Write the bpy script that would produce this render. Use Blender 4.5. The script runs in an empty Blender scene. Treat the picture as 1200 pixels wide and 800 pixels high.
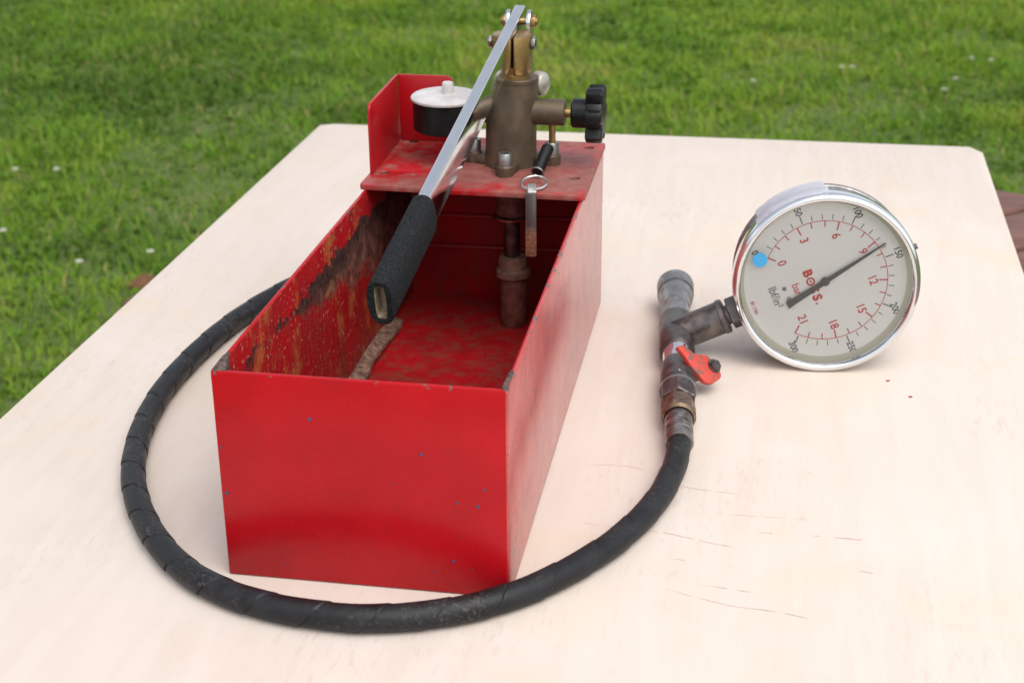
import bpy, bmesh, math, random
import numpy as np
from mathutils import Vector, Matrix, noise as mnoise
random.seed(7); np.random.seed(7)
S = bpy.context.scene
C = S.collection
TZ = 0.74            # height of the plywood top above the lawn; all shapes below are written relative to it
V = Vector
R = math.radians

# ------------------------------------------------------------------ camera, world, sun, exposure
cam = bpy.data.cameras.new('camera'); co = bpy.data.objects.new('camera', cam); C.objects.link(co); S.camera = co
cr = V((0.98583, 0.16799, -0.0079)); cf = V((-0.1565, 0.8988, -0.4095)).normalized()
cr = (cr - cf * cr.dot(cf)).normalized(); cu = cr.cross(cf)
co.matrix_world = Matrix(((cr.x, cu.x, -cf.x, 0.30485), (cr.y, cu.y, -cf.y, -0.76099), (cr.z, cu.z, -cf.z, 0.51038 + TZ), (0, 0, 0, 1)))
cam.sensor_width = 36; cam.lens = 1849.44 / 1200 * 36
cam.clip_start = 0.02; cam.clip_end = 2000
cam.dof.use_dof = True; cam.dof.focus_distance = 1.03; cam.dof.aperture_fstop = 12.5; cam.dof.aperture_blades = 7

SUN_EL, SUN_AZ = 60, 138      # degrees; azimuth clockwise from +Y
w = bpy.data.worlds.new('World'); S.world = w; w.use_nodes = True
nt = w.node_tree; nt.nodes.clear()
sky = nt.nodes.new('ShaderNodeTexSky'); sky.sky_type = 'NISHITA'; sky.sun_disc = False
sky.sun_elevation = R(SUN_EL); sky.sun_rotation = R(SUN_AZ); sky.air_density = 1.0; sky.dust_density = 3.0; sky.ozone_density = 1.0
hs = nt.nodes.new('ShaderNodeHueSaturation'); hs.inputs['Saturation'].default_value = 0.35
bgn = nt.nodes.new('ShaderNodeBackground'); bgn.inputs['Strength'].default_value = 0.15
wo = nt.nodes.new('ShaderNodeOutputWorld')
nt.links.new(sky.outputs[0], hs.inputs['Color']); nt.links.new(hs.outputs[0], bgn.inputs[0]); nt.links.new(bgn.outputs[0], wo.inputs[0])
sl = bpy.data.lights.new('sun', 'SUN'); sl.energy = 0.9; sl.angle = R(55); sl.color = (1.0, 0.95, 0.89)
so = bpy.data.objects.new('sun', sl); C.objects.link(so)
sd = V((math.sin(R(SUN_AZ)) * math.cos(R(SUN_EL)), math.cos(R(SUN_AZ)) * math.cos(R(SUN_EL)), math.sin(R(SUN_EL))))
so.rotation_euler = (-sd).to_track_quat('-Z', 'Y').to_euler(); so.location = (0, 0, 6)
S.view_settings.view_transform = 'Standard'; S.view_settings.look = 'None'; S.view_settings.gamma = 1
S.view_settings.exposure = 0.72

# ------------------------------------------------------------------ material helpers
class NT:
    def __init__(s, name):
        s.m = bpy.data.materials.new(name); s.m.use_nodes = True; s.t = s.m.node_tree
        s.b = s.t.nodes['Principled BSDF']; s.out = s.t.nodes['Material Output']; s.co = None
    def n(s, typ, **kw):
        x = s.t.nodes.new(typ)
        for k, v in kw.items(): setattr(x, k, v)
        return x
    def L(s, a, b): s.t.links.new(a, b)
    def coord(s, scale=(1, 1, 1), loc=(0, 0, 0)):
        if s.co is None: s.co = s.n('ShaderNodeTexCoord')
        mp = s.n('ShaderNodeMapping'); mp.inputs['Scale'].default_value = scale; mp.inputs['Location'].default_value = loc
        s.L(s.co.outputs['Object'], mp.inputs[0]); return mp.outputs[0]
    def noise(s, scale, detail=4, rough=.55, stretch=(1, 1, 1), loc=(0, 0, 0), dist=0):
        x = s.n('ShaderNodeTexNoise'); x.inputs['Scale'].default_value = scale; x.inputs['Detail'].default_value = detail
        x.inputs['Roughness'].default_value = rough; x.inputs['Distortion'].default_value = dist
        s.L(s.coord(stretch, loc), x.inputs['Vector']); return x.outputs[0]
    def ramp(s, v, a, b):
        x = s.n('ShaderNodeMapRange'); x.interpolation_type = 'SMOOTHSTEP'
        x.inputs['From Min'].default_value = a; x.inputs['From Max'].default_value = b
        s.L(v, x.inputs['Value']); return x.outputs[0]
    def math(s, op, a, b=None, clamp=False):
        x = s.n('ShaderNodeMath', operation=op, use_clamp=clamp)
        for i, v in enumerate((a, b)):
            if v is None: continue
            if isinstance(v, (int, float)): x.inputs[i].default_value = v
            else: s.L(v, x.inputs[i])
        return x.outputs[0]
    def mix(s, f, a, b):
        x = s.n('ShaderNodeMix', data_type='RGBA')
        for i, v in ((0, f), (6, a), (7, b)):
            if isinstance(v, (int, float)): x.inputs[i].default_value = v
            elif isinstance(v, tuple): x.inputs[i].default_value = (*v[:3], 1)
            else: s.L(v, x.inputs[i])
        return x.outputs[2]
    def mixf(s, f, a, b):
        x = s.n('ShaderNodeMix', data_type='FLOAT')
        for i, v in ((0, f), (2, a), (3, b)):
            if isinstance(v, (int, float)): x.inputs[i].default_value = v
            else: s.L(v, x.inputs[i])
        return x.outputs[0]
    def set(s, key, v):
        i = s.b.inputs[key]
        if isinstance(v, (int, float)): i.default_value = v
        elif isinstance(v, tuple): i.default_value = (*v[:3], 1)
        else: s.L(v, i)
    def bump(s, h, strength=.3, dist=.001):
        x = s.n('ShaderNodeBump'); x.inputs['Strength'].default_value = strength; x.inputs['Distance'].default_value = dist
        s.L(h, x.inputs['Height']); s.L(x.outputs[0], s.b.inputs['Normal'])

def simple(name, c1, c2=None, rough=.5, metal=0., scale=150, bump=0., contrast=(.35, .65), r2=None, spec=.5, coat=0., dist=.001, detail=5):
    t = NT(name); c2 = c2 or c1
    nz = t.noise(scale, detail)
    f = t.ramp(nz, *contrast)
    t.set('Base Color', t.mix(f, c1, c2)); t.set('Metallic', metal)
    t.set('Roughness', t.mixf(f, rough, r2 if r2 is not None else rough)); t.set('Specular IOR Level', spec)
    if coat: t.set('Coat Weight', coat); t.set('Coat Roughness', .08)
    if bump: t.bump(nz, bump, dist)
    return t.m

RED = (.50, .006, .012)
def red_paint(name, chips=.0, chip_scale=500, dust=0.0, rough=.30):
    t = NT(name)
    big = t.ramp(t.noise(18, 3), .3, .7)
    col = t.mix(big, (.35, .0040, .008), (.41, .0052, .010))
    if dust:
        d = t.ramp(t.noise(30, 6, .65), .5 - dust * .35, .62)
        col = t.mix(t.math('MULTIPLY', d, .55), col, (.32, .10, .08))
    fine = t.noise(chip_scale, 3, .6)
    area = t.ramp(t.noise(40, 2, loc=(3, 1, 2)), .35, .75)
    thr = t.math('SUBTRACT', .80 - chips, t.math('MULTIPLY', area, .12))
    ch = t.ramp(t.math('SUBTRACT', fine, thr), 0, .03)
    col = t.mix(ch, col, (.10, .03, .025))
    t.set('Base Color', col)
    t.set('Roughness', t.mixf(t.ramp(t.noise(60, 5), .3, .7), rough - .04, rough + .08))
    t.set('Specular IOR Level', .5)
    h = t.math('SUBTRACT', t.math('MULTIPLY', t.noise(14, 2, loc=(5, 5, 5)), 1.0), t.math('MULTIPLY', ch, .06))
    t.bump(h, .25, .002)
    return t.m

def tank_paint(name, slant=0.018):
    """red sheet metal: clean gloss outside, worn, rusted and with shade painted in inside the tank"""
    t = NT(name)
    tc = t.n('ShaderNodeTexCoord'); t.co = tc
    sp = t.n('ShaderNodeSeparateXYZ'); t.L(tc.outputs['Object'], sp.inputs[0]); X, Y, Z = sp.outputs
    xs = t.math('SUBTRACT', X, t.math('MULTIPLY', Y, slant))
    def gt(a, b): return t.math('GREATER_THAN', a, b)
    def lt(a, b): return t.math('LESS_THAN', a, b)
    def mul(*a):
        r = a[0]
        for q in a[1:]: r = t.math('MULTIPLY', r, q)
        return r
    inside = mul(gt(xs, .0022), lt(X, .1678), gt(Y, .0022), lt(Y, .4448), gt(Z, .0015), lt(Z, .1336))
    big = t.ramp(t.noise(18, 3), .3, .7)
    col = t.mix(big, (.35, .0040, .008), (.41, .0052, .010))
    # outside chips, mostly on the right side panel
    fine = t.noise(420, 3, .6, stretch=(1, .8, 1))
    area = t.ramp(t.noise(30, 2, loc=(3, 1, 2)), .4, .8)
    rightside = t.mixf(gt(X, .1685), 0, .185)
    thr = t.math('SUBTRACT', .83, t.math('ADD', rightside, t.math('MULTIPLY', area, .07)))
    ch = t.ramp(t.math('SUBTRACT', fine, thr), 0, .03)
    col = t.mix(ch, col, (.10, .02, .02))
    pale_sheen = t.math('MULTIPLY', gt(X, .1685), t.mixf(t.ramp(t.noise(35, 4), .3, .7), .10, .28))  # grazing reflection of the pale table, painted into the right panel as pink
    col = t.mix(pale_sheen, col, (.64, .22, .18)); col = t.mix(t.math('MULTIPLY', ch, gt(X, .1685)), col, (.12, .03, .03))
    sc_ = t.math('MAXIMUM', t.ramp(t.noise(130, 3, .5, stretch=(.05, 1, 1.3), loc=(4, 0, 3), dist=.4), .70, .76), t.ramp(t.noise(120, 3, .5, stretch=(1.2, 1, .07), loc=(1, 5, 3), dist=.5), .71, .77))
    grim = t.ramp(t.noise(24, 6, .7, loc=(5, 2, 9)), .52, .72)
    out_ = t.math('SUBTRACT', 1, inside)
    col = t.mix(mul(out_, grim, .28), col, (.20, .010, .012))
    col = t.mix(mul(out_, sc_, .35), col, (.16, .02, .02))
    cn = t.noise(150, 6, .78, loc=(2, 4, 6)); ca = t.ramp(t.noise(22, 3, loc=(8, 1, 1)), .35, .65)
    ch2 = mul(gt(X, .1685), t.ramp(t.math('SUBTRACT', cn, t.math('SUBTRACT', .645, t.math('MULTIPLY', ca, .085))), 0, .02))
    col = t.mix(ch2, col, t.mix(t.noise(300, 2), (.05, .015, .015), (.20, .05, .045)))
    # worn rim
    rimn = t.ramp(t.noise(75, 4, .7), .58, .62)
    rim = mul(gt(Z, .1318), rimn)
    col = t.mix(rim, col, (.13, .10, .085))
    col = t.mix(t.math('MULTIPLY', inside, t.mixf(t.ramp(t.noise(28, 5, .65, loc=(6, 6, 6)), .35, .65), .12, .46)), col, (.13, .010, .010))  # shade inside the tank, mixed into the paint as uneven dark red
    # inner wear: streaks of dirt and thin paint
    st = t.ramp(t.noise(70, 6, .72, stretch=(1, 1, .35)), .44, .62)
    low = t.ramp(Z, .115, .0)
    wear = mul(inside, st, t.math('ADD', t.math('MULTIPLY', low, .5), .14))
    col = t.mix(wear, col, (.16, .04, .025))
    org = mul(inside, t.ramp(t.noise(38, 5, .65, stretch=(1, 1, .6), loc=(2, 7, 1)), .52, .66), lt(xs, .004))
    col = t.mix(t.math('MULTIPLY', org, .7), col, (.36, .11, .03))
    fleck = mul(inside, t.ramp(t.noise(330, 2, .6, loc=(9, 1, 4)), .63, .67), lt(xs, .004))
    col = t.mix(t.math('MULTIPLY', fleck, .6), col, (.42, .27, .18))
    spk = mul(inside, t.ramp(t.noise(260, 6, .75, loc=(1, 9, 4)), .55, .62), lt(Z, .02), t.ramp(t.noise(30, 3, loc=(2, 2, 7)), .35, .65))
    col = t.mix(t.math('MULTIPLY', spk, .6), col, (.12, .035, .025))
    # ragged band of bare rust under the rim of the left panel
    n1 = t.noise(38, 6, .68, loc=(4, 2, 8)); n2 = t.noise(120, 4, .6, loc=(1, 2, 3))
    edge = t.math('ADD', t.math('MULTIPLY', t.math('SUBTRACT', n1, .5), .05), t.math('MULTIPLY', t.math('SUBTRACT', n2, .5), .012))
    zb = t.math('ADD', .1155, edge)
    th = t.n('ShaderNodeMapRange'); t.L(Y, th.inputs['Value']); th.inputs['From Min'].default_value = .085; th.inputs['From Max'].default_value = .36
    th.inputs['To Min'].default_value = -.002; th.inputs['To Max'].default_value = .050
    n3 = t.math('MULTIPLY', t.math('SUBTRACT', t.noise(45, 6, .7, loc=(7, 7, 2)), .5), .055)
    zl = t.math('ADD', t.math('SUBTRACT', .1165, th.outputs[0]), n3)
    lo = t.ramp(t.math('SUBTRACT', Z, zl), -.008, .006)
    rust = mul(inside, lt(xs, .006), lt(Z, zb), lo)
    depth = t.ramp(t.math('SUBTRACT', zb, Z), .004, .026)
    rc = t.mix(t.ramp(t.noise(170, 6, .72), .35, .7), (.014, .006, .006), (.075, .034, .026))
    rd = t.mix(t.ramp(t.noise(90, 6, .7, loc=(3, 3, 3)), .40, .62), (.075, .026, .020), (.19, .085, .058))
    rd = t.mix(t.ramp(t.noise(55, 5, .7, loc=(8, 3, 1)), .55, .68), rd, (.32, .125, .035))
    rc = t.mix(t.math('MULTIPLY', depth, t.ramp(t.noise(110, 5, .7, loc=(5, 8, 2)), .30, .55)), rc, rd)
    col = t.mix(rust, col, rc)
    t.set('Base Color', col)
    anyw = t.math('MAXIMUM', rust, t.math('MAXIMUM', rim, wear))
    rr = t.mixf(inside, t.mixf(gt(X, .1685), .25, .34), .42)
    rr = t.mixf(t.ramp(t.noise(50, 4), .3, .75), rr, t.math('ADD', rr, .06))
    t.set('Roughness', t.mixf(anyw, rr, .75))
    h = t.math('SUBTRACT', t.noise(11, 2, loc=(5, 5, 5)), t.math('MULTIPLY', t.math('MAXIMUM', rust, ch), .18))
    h = t.math('ADD', h, t.math('MULTIPLY', mul(inside, t.noise(150, 5, .65)), .10))
    t.bump(h, .22, .003)
    t.set('Specular IOR Level', t.mixf(gt(X, .1685), .22, .70))
    t.set('Coat Weight', t.mixf(t.math('MAXIMUM', inside, anyw), t.mixf(gt(X, .1685), .05, .8), 0)); t.set('Coat Roughness', t.mixf(gt(X, .1685), .16, .27))
    return t.m

def glass_mat(name, tint=(1, 1, 1), rough=.02):
    t = NT(name); t.t.nodes.remove(t.b)
    tr = t.n('ShaderNodeBsdfTransparent'); tr.inputs[0].default_value = (*tint, 1)
    gl = t.n('ShaderNodeBsdfGlossy'); gl.inputs['Roughness'].default_value = rough
    fr = t.n('ShaderNodeFresnel'); fr.inputs[0].default_value = 1.45
    mx = t.n('ShaderNodeMixShader'); t.L(fr.outputs[0], mx.inputs[0]); t.L(tr.outputs[0], mx.inputs[1]); t.L(gl.outputs[0], mx.inputs[2])
    t.L(mx.outputs[0], t.out.inputs[0]); return t.m

M = {}
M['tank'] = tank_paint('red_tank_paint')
M['red'] = red_paint('red_paint', chips=.03, rough=.33)
M['redlid'] = red_paint('red_lid_paint', chips=.02, dust=0, rough=.36)
M['rust'] = simple('rust', (.07, .030, .018), (.20, .085, .04), .8, scale=350, bump=.5)
M['rusttab'] = simple('worn_steel_corner', (.035, .020, .016), (.13, .085, .065), .65, scale=260, bump=.3)
M['chrome'] = simple('chrome', (.80, .81, .83), (.74, .75, .77), .07, 1., scale=40, r2=.13)
M['zinc'] = simple('zinc_plate', (.72, .73, .75), (.5, .5, .5), .20, 1., scale=220, r2=.34)
M['steel'] = simple('dull_steel', (.38, .37, .36), (.26, .245, .235), .30, 1., scale=140, r2=.55, bump=.08)
M['dark'] = simple('dark_steel', (.095, .088, .090), (.20, .17, .155), .30, .9, scale=130, r2=.50, bump=.06, contrast=(.3, .7))
M['black'] = simple('black_plastic', (.004, .004, .0045), (.008, .008, .009), .30, scale=90, r2=.42, bump=.05, spec=.28)
M['brass'] = simple('brass', (.42, .28, .11), (.30, .19, .08), .30, .9, scale=180, r2=.42, bump=.05)
M['bronze'] = simple('grimy_bronze', (.085, .062, .041), (.130, .095, .060), .42, .5, scale=90, r2=.55, bump=.08, contrast=(.25, .75))
M['foam'] = simple('black_foam', (.005, .0055, .0065), (.019, .020, .022), .85, scale=700, bump=.8, dist=.0010, spec=.18)
M['white'] = simple('white_plastic', (.56, .54, .53), (.46, .43, .42), .35, scale=70, r2=.5)
M['cream'] = simple('cream_enamel', (.62, .60, .47), None, .5)
M['dial'] = simple('dial_face', (.85, .835, .78), (.83, .815, .76), .6, scale=30)
M['inkred'] = simple('red_ink', (.55, .030, .028), None, .6)
M['ink'] = simple('black_ink', (.075, .072, .066), None, .6)
M['needle'] = simple('needle_paint', (.045, .042, .036), None, .5)
M['bluedot'] = simple('blue_sticker', (.045, .30, .56), None, .5)
M['paper'] = simple('paper_tape', (.80, .80, .84), (.75, .75, .81), .55, scale=160, bump=.3)
M['glass'] = glass_mat('clear_glass')
M['union'] = simple('yellow_passivated', (.24, .17, .11), (.13, .08, .065), .42, .85, scale=170, r2=.5)
M['crimp'] = simple('crimped_ferrule', (.36, .33, .31), (.15, .12, .11), .32, 1., scale=130, r2=.5, bump=.1)
M['redlever'] = simple('red_lever_paint', (.50, .050, .032), (.20, .075, .060), .40, scale=170, contrast=(.48, .60), bump=.4, r2=.7)
M['tan'] = simple('tan_collar', (.24, .14, .09), (.15, .075, .05), .6, scale=200)
M['filter'] = simple('grimy_filter', (.10, .022, .017), (.17, .060, .042), .6, scale=160, bump=.2)
M['debris'] = simple('brown_scale', (.24, .14, .095), (.08, .04, .03), .85, scale=220, bump=.7)
M['bluechip'] = simple('blue_primer', (.025, .065, .15), None, .5)
M['pinkwood'] = simple('red_scuff', (.60, .33, .28), (.62, .48, .42), .7, scale=500)
M['greyscuff'] = simple('dark_scuff', (.20, .17, .16), (.55, .47, .42), .7, scale=500)

# lid gets a film of brown grime in the middle
t = NT('red_lid_grimy')
n0 = t.noise(26, 6, .62); sm = t.noise(9, 2, loc=(2, 1, 0))
g = t.ramp(t.math('ADD', t.math('MULTIPLY', n0, .7), t.math('MULTIPLY', sm, .3)), .40, .53)
base = t.mix(t.ramp(t.noise(16, 3), .3, .7), (.35, .0040, .008), (.41, .0052, .010))
col = t.mix(t.math('MULTIPLY', g, .72), base, t.mix(t.ramp(t.noise(140, 5), .35, .7), (.17, .085, .065), (.25, .14, .11)))
t.set('Base Color', col); t.set('Roughness', t.mixf(g, .32, .62)); t.bump(t.noise(90, 5), .12, .002)
M['lid'] = t.m

# hose rubber
t = NT('hose_rubber')
a = t.ramp(t.noise(60, 5, .6), .35, .7); b = t.math('MULTIPLY', t.ramp(t.noise(420, 4, .6), .5, .7), t.ramp(t.noise(22, 3), .35, .7))
col = t.mix(a, (.007, .0075, .0085), (.015, .016, .018)); col = t.mix(t.math('MULTIPLY', b, .75), col, (.085, .076, .062))
t.set('Base Color', col); t.set('Specular IOR Level', .30); t.set('Roughness', t.mixf(a, .42, .58)); t.bump(t.noise(500, 3), .15, .0008); M['hose'] = t.m

# plywood
t = NT('pale_plywood')
gr = t.noise(55, 6, .62, stretch=(1, .12, 1), dist=.5); pt = t.noise(9, 4, .6, loc=(3, 0, 0), dist=.8); ft = t.noise(520, 4, .65, stretch=(.5, .12, 1)); pk = t.noise(6.5, 4, .6, loc=(7, 2, 0), dist=.6)
c = t.mix(t.ramp(gr, .28, .74), (.615, .537, .474), (.580, .498, .430))
c = t.mix(t.math('MULTIPLY', t.ramp(pt, .50, .70), .45), c, (.60, .495, .355))
c = t.mix(t.math('MULTIPLY', t.ramp(pk, .48, .70), .40), c, (.64, .575, .515))
c = t.mix(t.math('MULTIPLY', t.math('MULTIPLY', t.ramp(ft, .52, .70), t.ramp(t.noise(7, 3, loc=(1, 4, 0)), .40, .70)), .42), c, (.46, .37, .31))
c = t.mix(t.math('MULTIPLY', t.ramp(t.noise(17, 5, .7, stretch=(.6, 1, 1), loc=(0, 9, 0)), .66, .80), .45), c, (.42, .35, .31))
t.set('Base Color', c); t.set('Roughness', .62); t.set('Specular IOR Level', .3)
t.bump(t.math('ADD', gr, t.math('MULTIPLY', ft, .6)), .12, .001); M['ply'] = t.m
M['plyedge'] = simple('plywood_edge', (.50, .36, .24), (.36, .24, .15), .8, scale=60)
# bench
t = NT('brown_stained_wood')
gr = t.noise(40, 6, .6, stretch=(.08, 1, 1), dist=.5)
t.set('Base Color', t.mix(t.ramp(gr, .3, .7), (.105, .042, .030), (.185, .085, .062))); t.set('Roughness', .6); t.bump(gr, .3, .001); M['bench'] = t.m
# lawn
t = NT('lawn_soil')
t.set('Base Color', t.mix(t.ramp(t.noise(2.2, 6, .65), .35, .65), (.070, .115, .020), (.095, .125, .030))); t.set('Roughness', .95); t.bump(t.noise(30, 6), .8, .02); M['soil'] = t.m
t = NT('grass_blade')
at = t.n('ShaderNodeAttribute'); at.attribute_name = 'tint'
cr_ = t.n('ShaderNodeValToRGB'); t.L(at.outputs['Fac'], cr_.inputs[0]); e = cr_.color_ramp.elements
e[0].position = 0; e[0].color = (.085, .165, .016, 1); e[1].position = 1; e[1].color = (.42, .31, .14, 1)
for p_, c_ in ((.35, (.148, .280, .020)), (.6, (.215, .345, .024)), (.82, (.31, .36, .050))):
    q = e.new(p_); q.color = (*c_, 1)
t.set('Base Color', cr_.outputs[0]); t.set('Roughness', .55); t.set('Specular IOR Level', .25)
tl = t.n('ShaderNodeBsdfTranslucent'); t.L(cr_.outputs[0], tl.inputs[0]); mx = t.n('ShaderNodeMixShader'); mx.inputs[0].default_value = .45
t.L(t.b.outputs[0], mx.inputs[1]); t.L(tl.outputs[0], mx.inputs[2]); t.L(mx.outputs[0], t.out.inputs[0]); M['grass'] = t.m
M['petal'] = simple('white_petal', (.42, .44, .40), None, .6)
M['yolk'] = simple('yellow_centre', (.60, .38, .03), None, .7)
M['dryleaf'] = simple('dry_leaf', (.30, .15, .07), (.20, .10, .05), .8)

# ------------------------------------------------------------------ object helpers
def obj(name, bm, mat, parent=None, smooth=35, origin=None, keep=False):
    me = bpy.data.meshes.new(name)
    if isinstance(bm, bmesh.types.BMesh):
        bmesh.ops.recalc_face_normals(bm, faces=bm.faces[:]) if not keep else None
        bm.to_mesh(me); bm.free()
    else: me = bm; me.name = name
    o = bpy.data.objects.new(name, me); C.objects.link(o)
    for m in (mat if isinstance(mat, list) else [mat]): me.materials.append(m)
    if smooth:
        me.polygons.foreach_set('use_smooth', [True] * len(me.polygons)); me.set_sharp_from_angle(angle=R(smooth))
    root = parent; off = V((0, 0, 0))
    while root is not None:
        off += root.location; root = root.parent
    if parent is None:
        off = V(origin) + V((0, 0, TZ)) if origin is not None else V((0, 0, TZ)); o.location = off
    else: o.parent = parent
    me.transform(Matrix.Translation(V((0, 0, TZ)) - off))
    return o
def thing(name, label, cat, loc, group=None):
    o = bpy.data.objects.new(name, None); C.objects.link(o); o.empty_display_size = .05
    o.location = V(loc) + V((0, 0, TZ)); return tag(o, label, cat, group)
def tag(o, label=None, cat=None, group=None, kind=None):
    for k, v in (('label', label), ('category', cat), ('group', group), ('kind', kind)):
        if v: o[k] = v
    return o

def frame(axis, up=(0, 0, 1), loc=(0, 0, 0)):
    z = V(axis).normalized(); u = V(up)
    if abs(z.dot(u.normalized())) > .98: u = V((1, 0, 0))
    x = u.cross(z).normalized(); y = z.cross(x); l = V(loc)
    return Matrix(((x.x, y.x, z.x, l.x), (x.y, y.y, z.y, l.y), (x.z, y.z, z.z, l.z), (0, 0, 0, 1)))
def bevel(bm, w_, seg=2, ang=40):
    ed = [e for e in bm.edges if len(e.link_faces) == 2 and e.calc_face_angle(0) > R(ang)]
    if ed and w_ > 0: bmesh.ops.bevel(bm, geom=ed, offset=w_, segments=seg, affect='EDGES', profile=.5, clamp_overlap=True)
    return bm
def box(lo, hi, bm=None, mtx=None, bev=0, seg=2):
    b = bmesh.new(); bmesh.ops.create_cube(b, size=1)
    lo, hi = V(lo), V(hi)
    for v in b.verts: v.co = V(((lo[i] + hi[i]) / 2 + v.co[i] * (hi[i] - lo[i]) for i in range(3)))
    if bev: bevel(b, bev, seg)
    if mtx: b.transform(mtx)
    return join(bm, b)
def join(bm, b):
    if bm is None: return b
    me = bpy.data.meshes.new('tmp'); b.to_mesh(me); bm.from_mesh(me); bpy.data.meshes.remove(me); b.free(); return bm
def lathe(prof, mtx=None, seg=40, bm=None, closed=False):
    b = bmesh.new(); rings = []
    for r, z in prof:
        if r < 1e-7: rings.append([b.verts.new((0, 0, z))])
        else: rings.append([b.verts.new((r * math.cos(2 * math.pi * i / seg), r * math.sin(2 * math.pi * i / seg), z)) for i in range(seg)])
    pairs = list(zip(rings, rings[1:])) + ([(rings[-1], rings[0])] if closed else [])
    for a, c in pairs:
        for i in range(seg):
            j = (i + 1) % seg
            f = [a[i % len(a)], a[j % len(a)], c[j % len(c)], c[i % len(c)]]
            f = list(dict.fromkeys(f))
            if len(f) > 2: b.faces.new(f)
    if mtx: b.transform(mtx)
    return join(bm, b)
def rod(p0, p1, r, bm=None, seg=24, r1=None, bev=None):
    p0, p1 = V(p0), V(p1); L = (p1 - p0).length; r1 = r if r1 is None else r1; e = bev if bev is not None else min(r, r1, L) * .12
    return lathe([(0, 0), (r - e, 0), (r, e), (r1, L - e), (r1 - e, L), (0, L)], frame(p1 - p0, loc=p0), seg, bm)
def prism(poly, z0, z1, mtx=None, bm=None, bev=0, seg=2):
    b = bmesh.new(); n = len(poly)
    a = [b.verts.new((*p, z0)) for p in poly]; c = [b.verts.new((*p, z1)) for p in poly]
    b.faces.new(a[::-1]); b.faces.new(c)
    for i in range(n): b.faces.new((a[i], a[(i + 1) % n], c[(i + 1) % n], c[i]))
    bmesh.ops.recalc_face_normals(b, faces=b.faces[:])
    if bev: bevel(b, bev, seg)
    if mtx: b.transform(mtx)
    return join(bm, b)
def ngon(r, n=6, ph=0): return [(r * math.cos(2 * math.pi * i / n + ph), r * math.sin(2 * math.pi * i / n + ph)) for i in range(n)]
def hexnut(r, L, mtx, bm=None, ph=0.3):
    """hexagon with chamfered corners (intersection look by a stepped profile)"""
    return prism(ngon(r, 6, ph), 0, L, mtx, bm, bev=r * .05, seg=1)
def rounded(pts, rad, n=5):
    out = []; N = len(pts)
    for i in range(N):
        p, a, c = V(pts[i]).to_2d() if len(pts[i]) > 2 else V(pts[i]), V(pts[i - 1]), V(pts[(i + 1) % N])
        u, v = (a - p), (c - p); d = min(rad, u.length * .45, v.length * .45)
        s0, s1 = p + u.normalized() * d, p + v.normalized() * d
        for k in range(n + 1):
            q = k / n; out.append(tuple((1 - q) ** 2 * s0 + 2 * q * (1 - q) * p + q * q * s1))
    return out
def plate(outline, holes, thick, mtx=None, bev=.0005):
    """flat plate with real holes, from a filled 2D curve"""
    cu_ = bpy.data.curves.new('tmp', 'CURVE'); cu_.dimensions = '2D'; cu_.fill_mode = 'BOTH'; cu_.extrude = thick / 2; cu_.bevel_depth = bev; cu_.bevel_resolution = 1
    for pl in [outline] + holes:
        sp = cu_.splines.new('POLY'); sp.points.add(len(pl) - 1); sp.use_cyclic_u = True
        for p, q in zip(sp.points, pl): p.co = (*q, 0, 1)
    o = bpy.data.objects.new('tmp', cu_); C.objects.link(o); dg = bpy.context.evaluated_depsgraph_get()
    me = bpy.data.meshes.new_from_object(o.evaluated_get(dg)); bpy.data.objects.remove(o); bpy.data.curves.remove(cu_)
    b = bmesh.new(); b.from_mesh(me); bpy.data.meshes.remove(me); bmesh.ops.remove_doubles(b, verts=b.verts[:], dist=1e-6)
    if mtx: b.transform(mtx)
    return b
def catmull(pts, n):
    P = [V(p) for p in pts]; P = [P[0] * 2 - P[1]] + P + [P[-1] * 2 - P[-2]]; out = []
    for i in range(1, len(P) - 2):
        p0, p1, p2, p3 = P[i - 1:i + 3]
        for k in range(n):
            q = k / n
            out.append(.5 * (2 * p1 + (p2 - p0) * q + (2 * p0 - 5 * p1 + 4 * p2 - p3) * q * q + (3 * p1 - p0 - 3 * p2 + p3) * q ** 3))
    out.append(P[-2]); return out
def resample(pts, step):
    d = [0]
    for a, b in zip(pts, pts[1:]): d.append(d[-1] + (b - a).length)
    n = max(2, int(d[-1] / step)); out = []; j = 0
    for k in range(n + 1):
        s = d[-1] * k / n
        while j < len(d) - 2 and d[j + 1] < s: j += 1
        q = (s - d[j]) / max(1e-9, d[j + 1] - d[j]); out.append(pts[j].lerp(pts[j + 1], q))
    return out, d[-1]
def tube(pts, rf, seg=16, bm=None, caps=True, closed=False):
    """rf: radius, or function(s_index, angle)"""
    b = bmesh.new(); P = [V(p) for p in pts]; n = len(P); rings = []
    T = [(P[(i + 1) % n if closed else min(i + 1, n - 1)] - P[(i - 1) % n if closed else max(i - 1, 0)]).normalized() for i in range(n)]
    u = T[0].orthogonal().normalized() if abs(T[0].z) > .95 else V((0, 0, 1)).cross(T[0]).normalized()
    for i in range(n):
        u = (u - T[i] * u.dot(T[i])).normalized(); v = T[i].cross(u)
        ring = []
        for k in range(seg):
            a = 2 * math.pi * k / seg; r = rf(i, a) if callable(rf) else rf
            ring.append(b.verts.new(P[i] + (u * math.cos(a) + v * math.sin(a)) * r))
        rings.append(ring)
    for a, c in list(zip(rings, rings[1:])) + ([(rings[-1], rings[0])] if closed else []):
        for k in range(seg): b.faces.new((a[k], a[(k + 1) % seg], c[(k + 1) % seg], c[k]))
    if caps and not closed: b.faces.new(rings[0][::-1]); b.faces.new(rings[-1])
    return join(bm, b)
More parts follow.
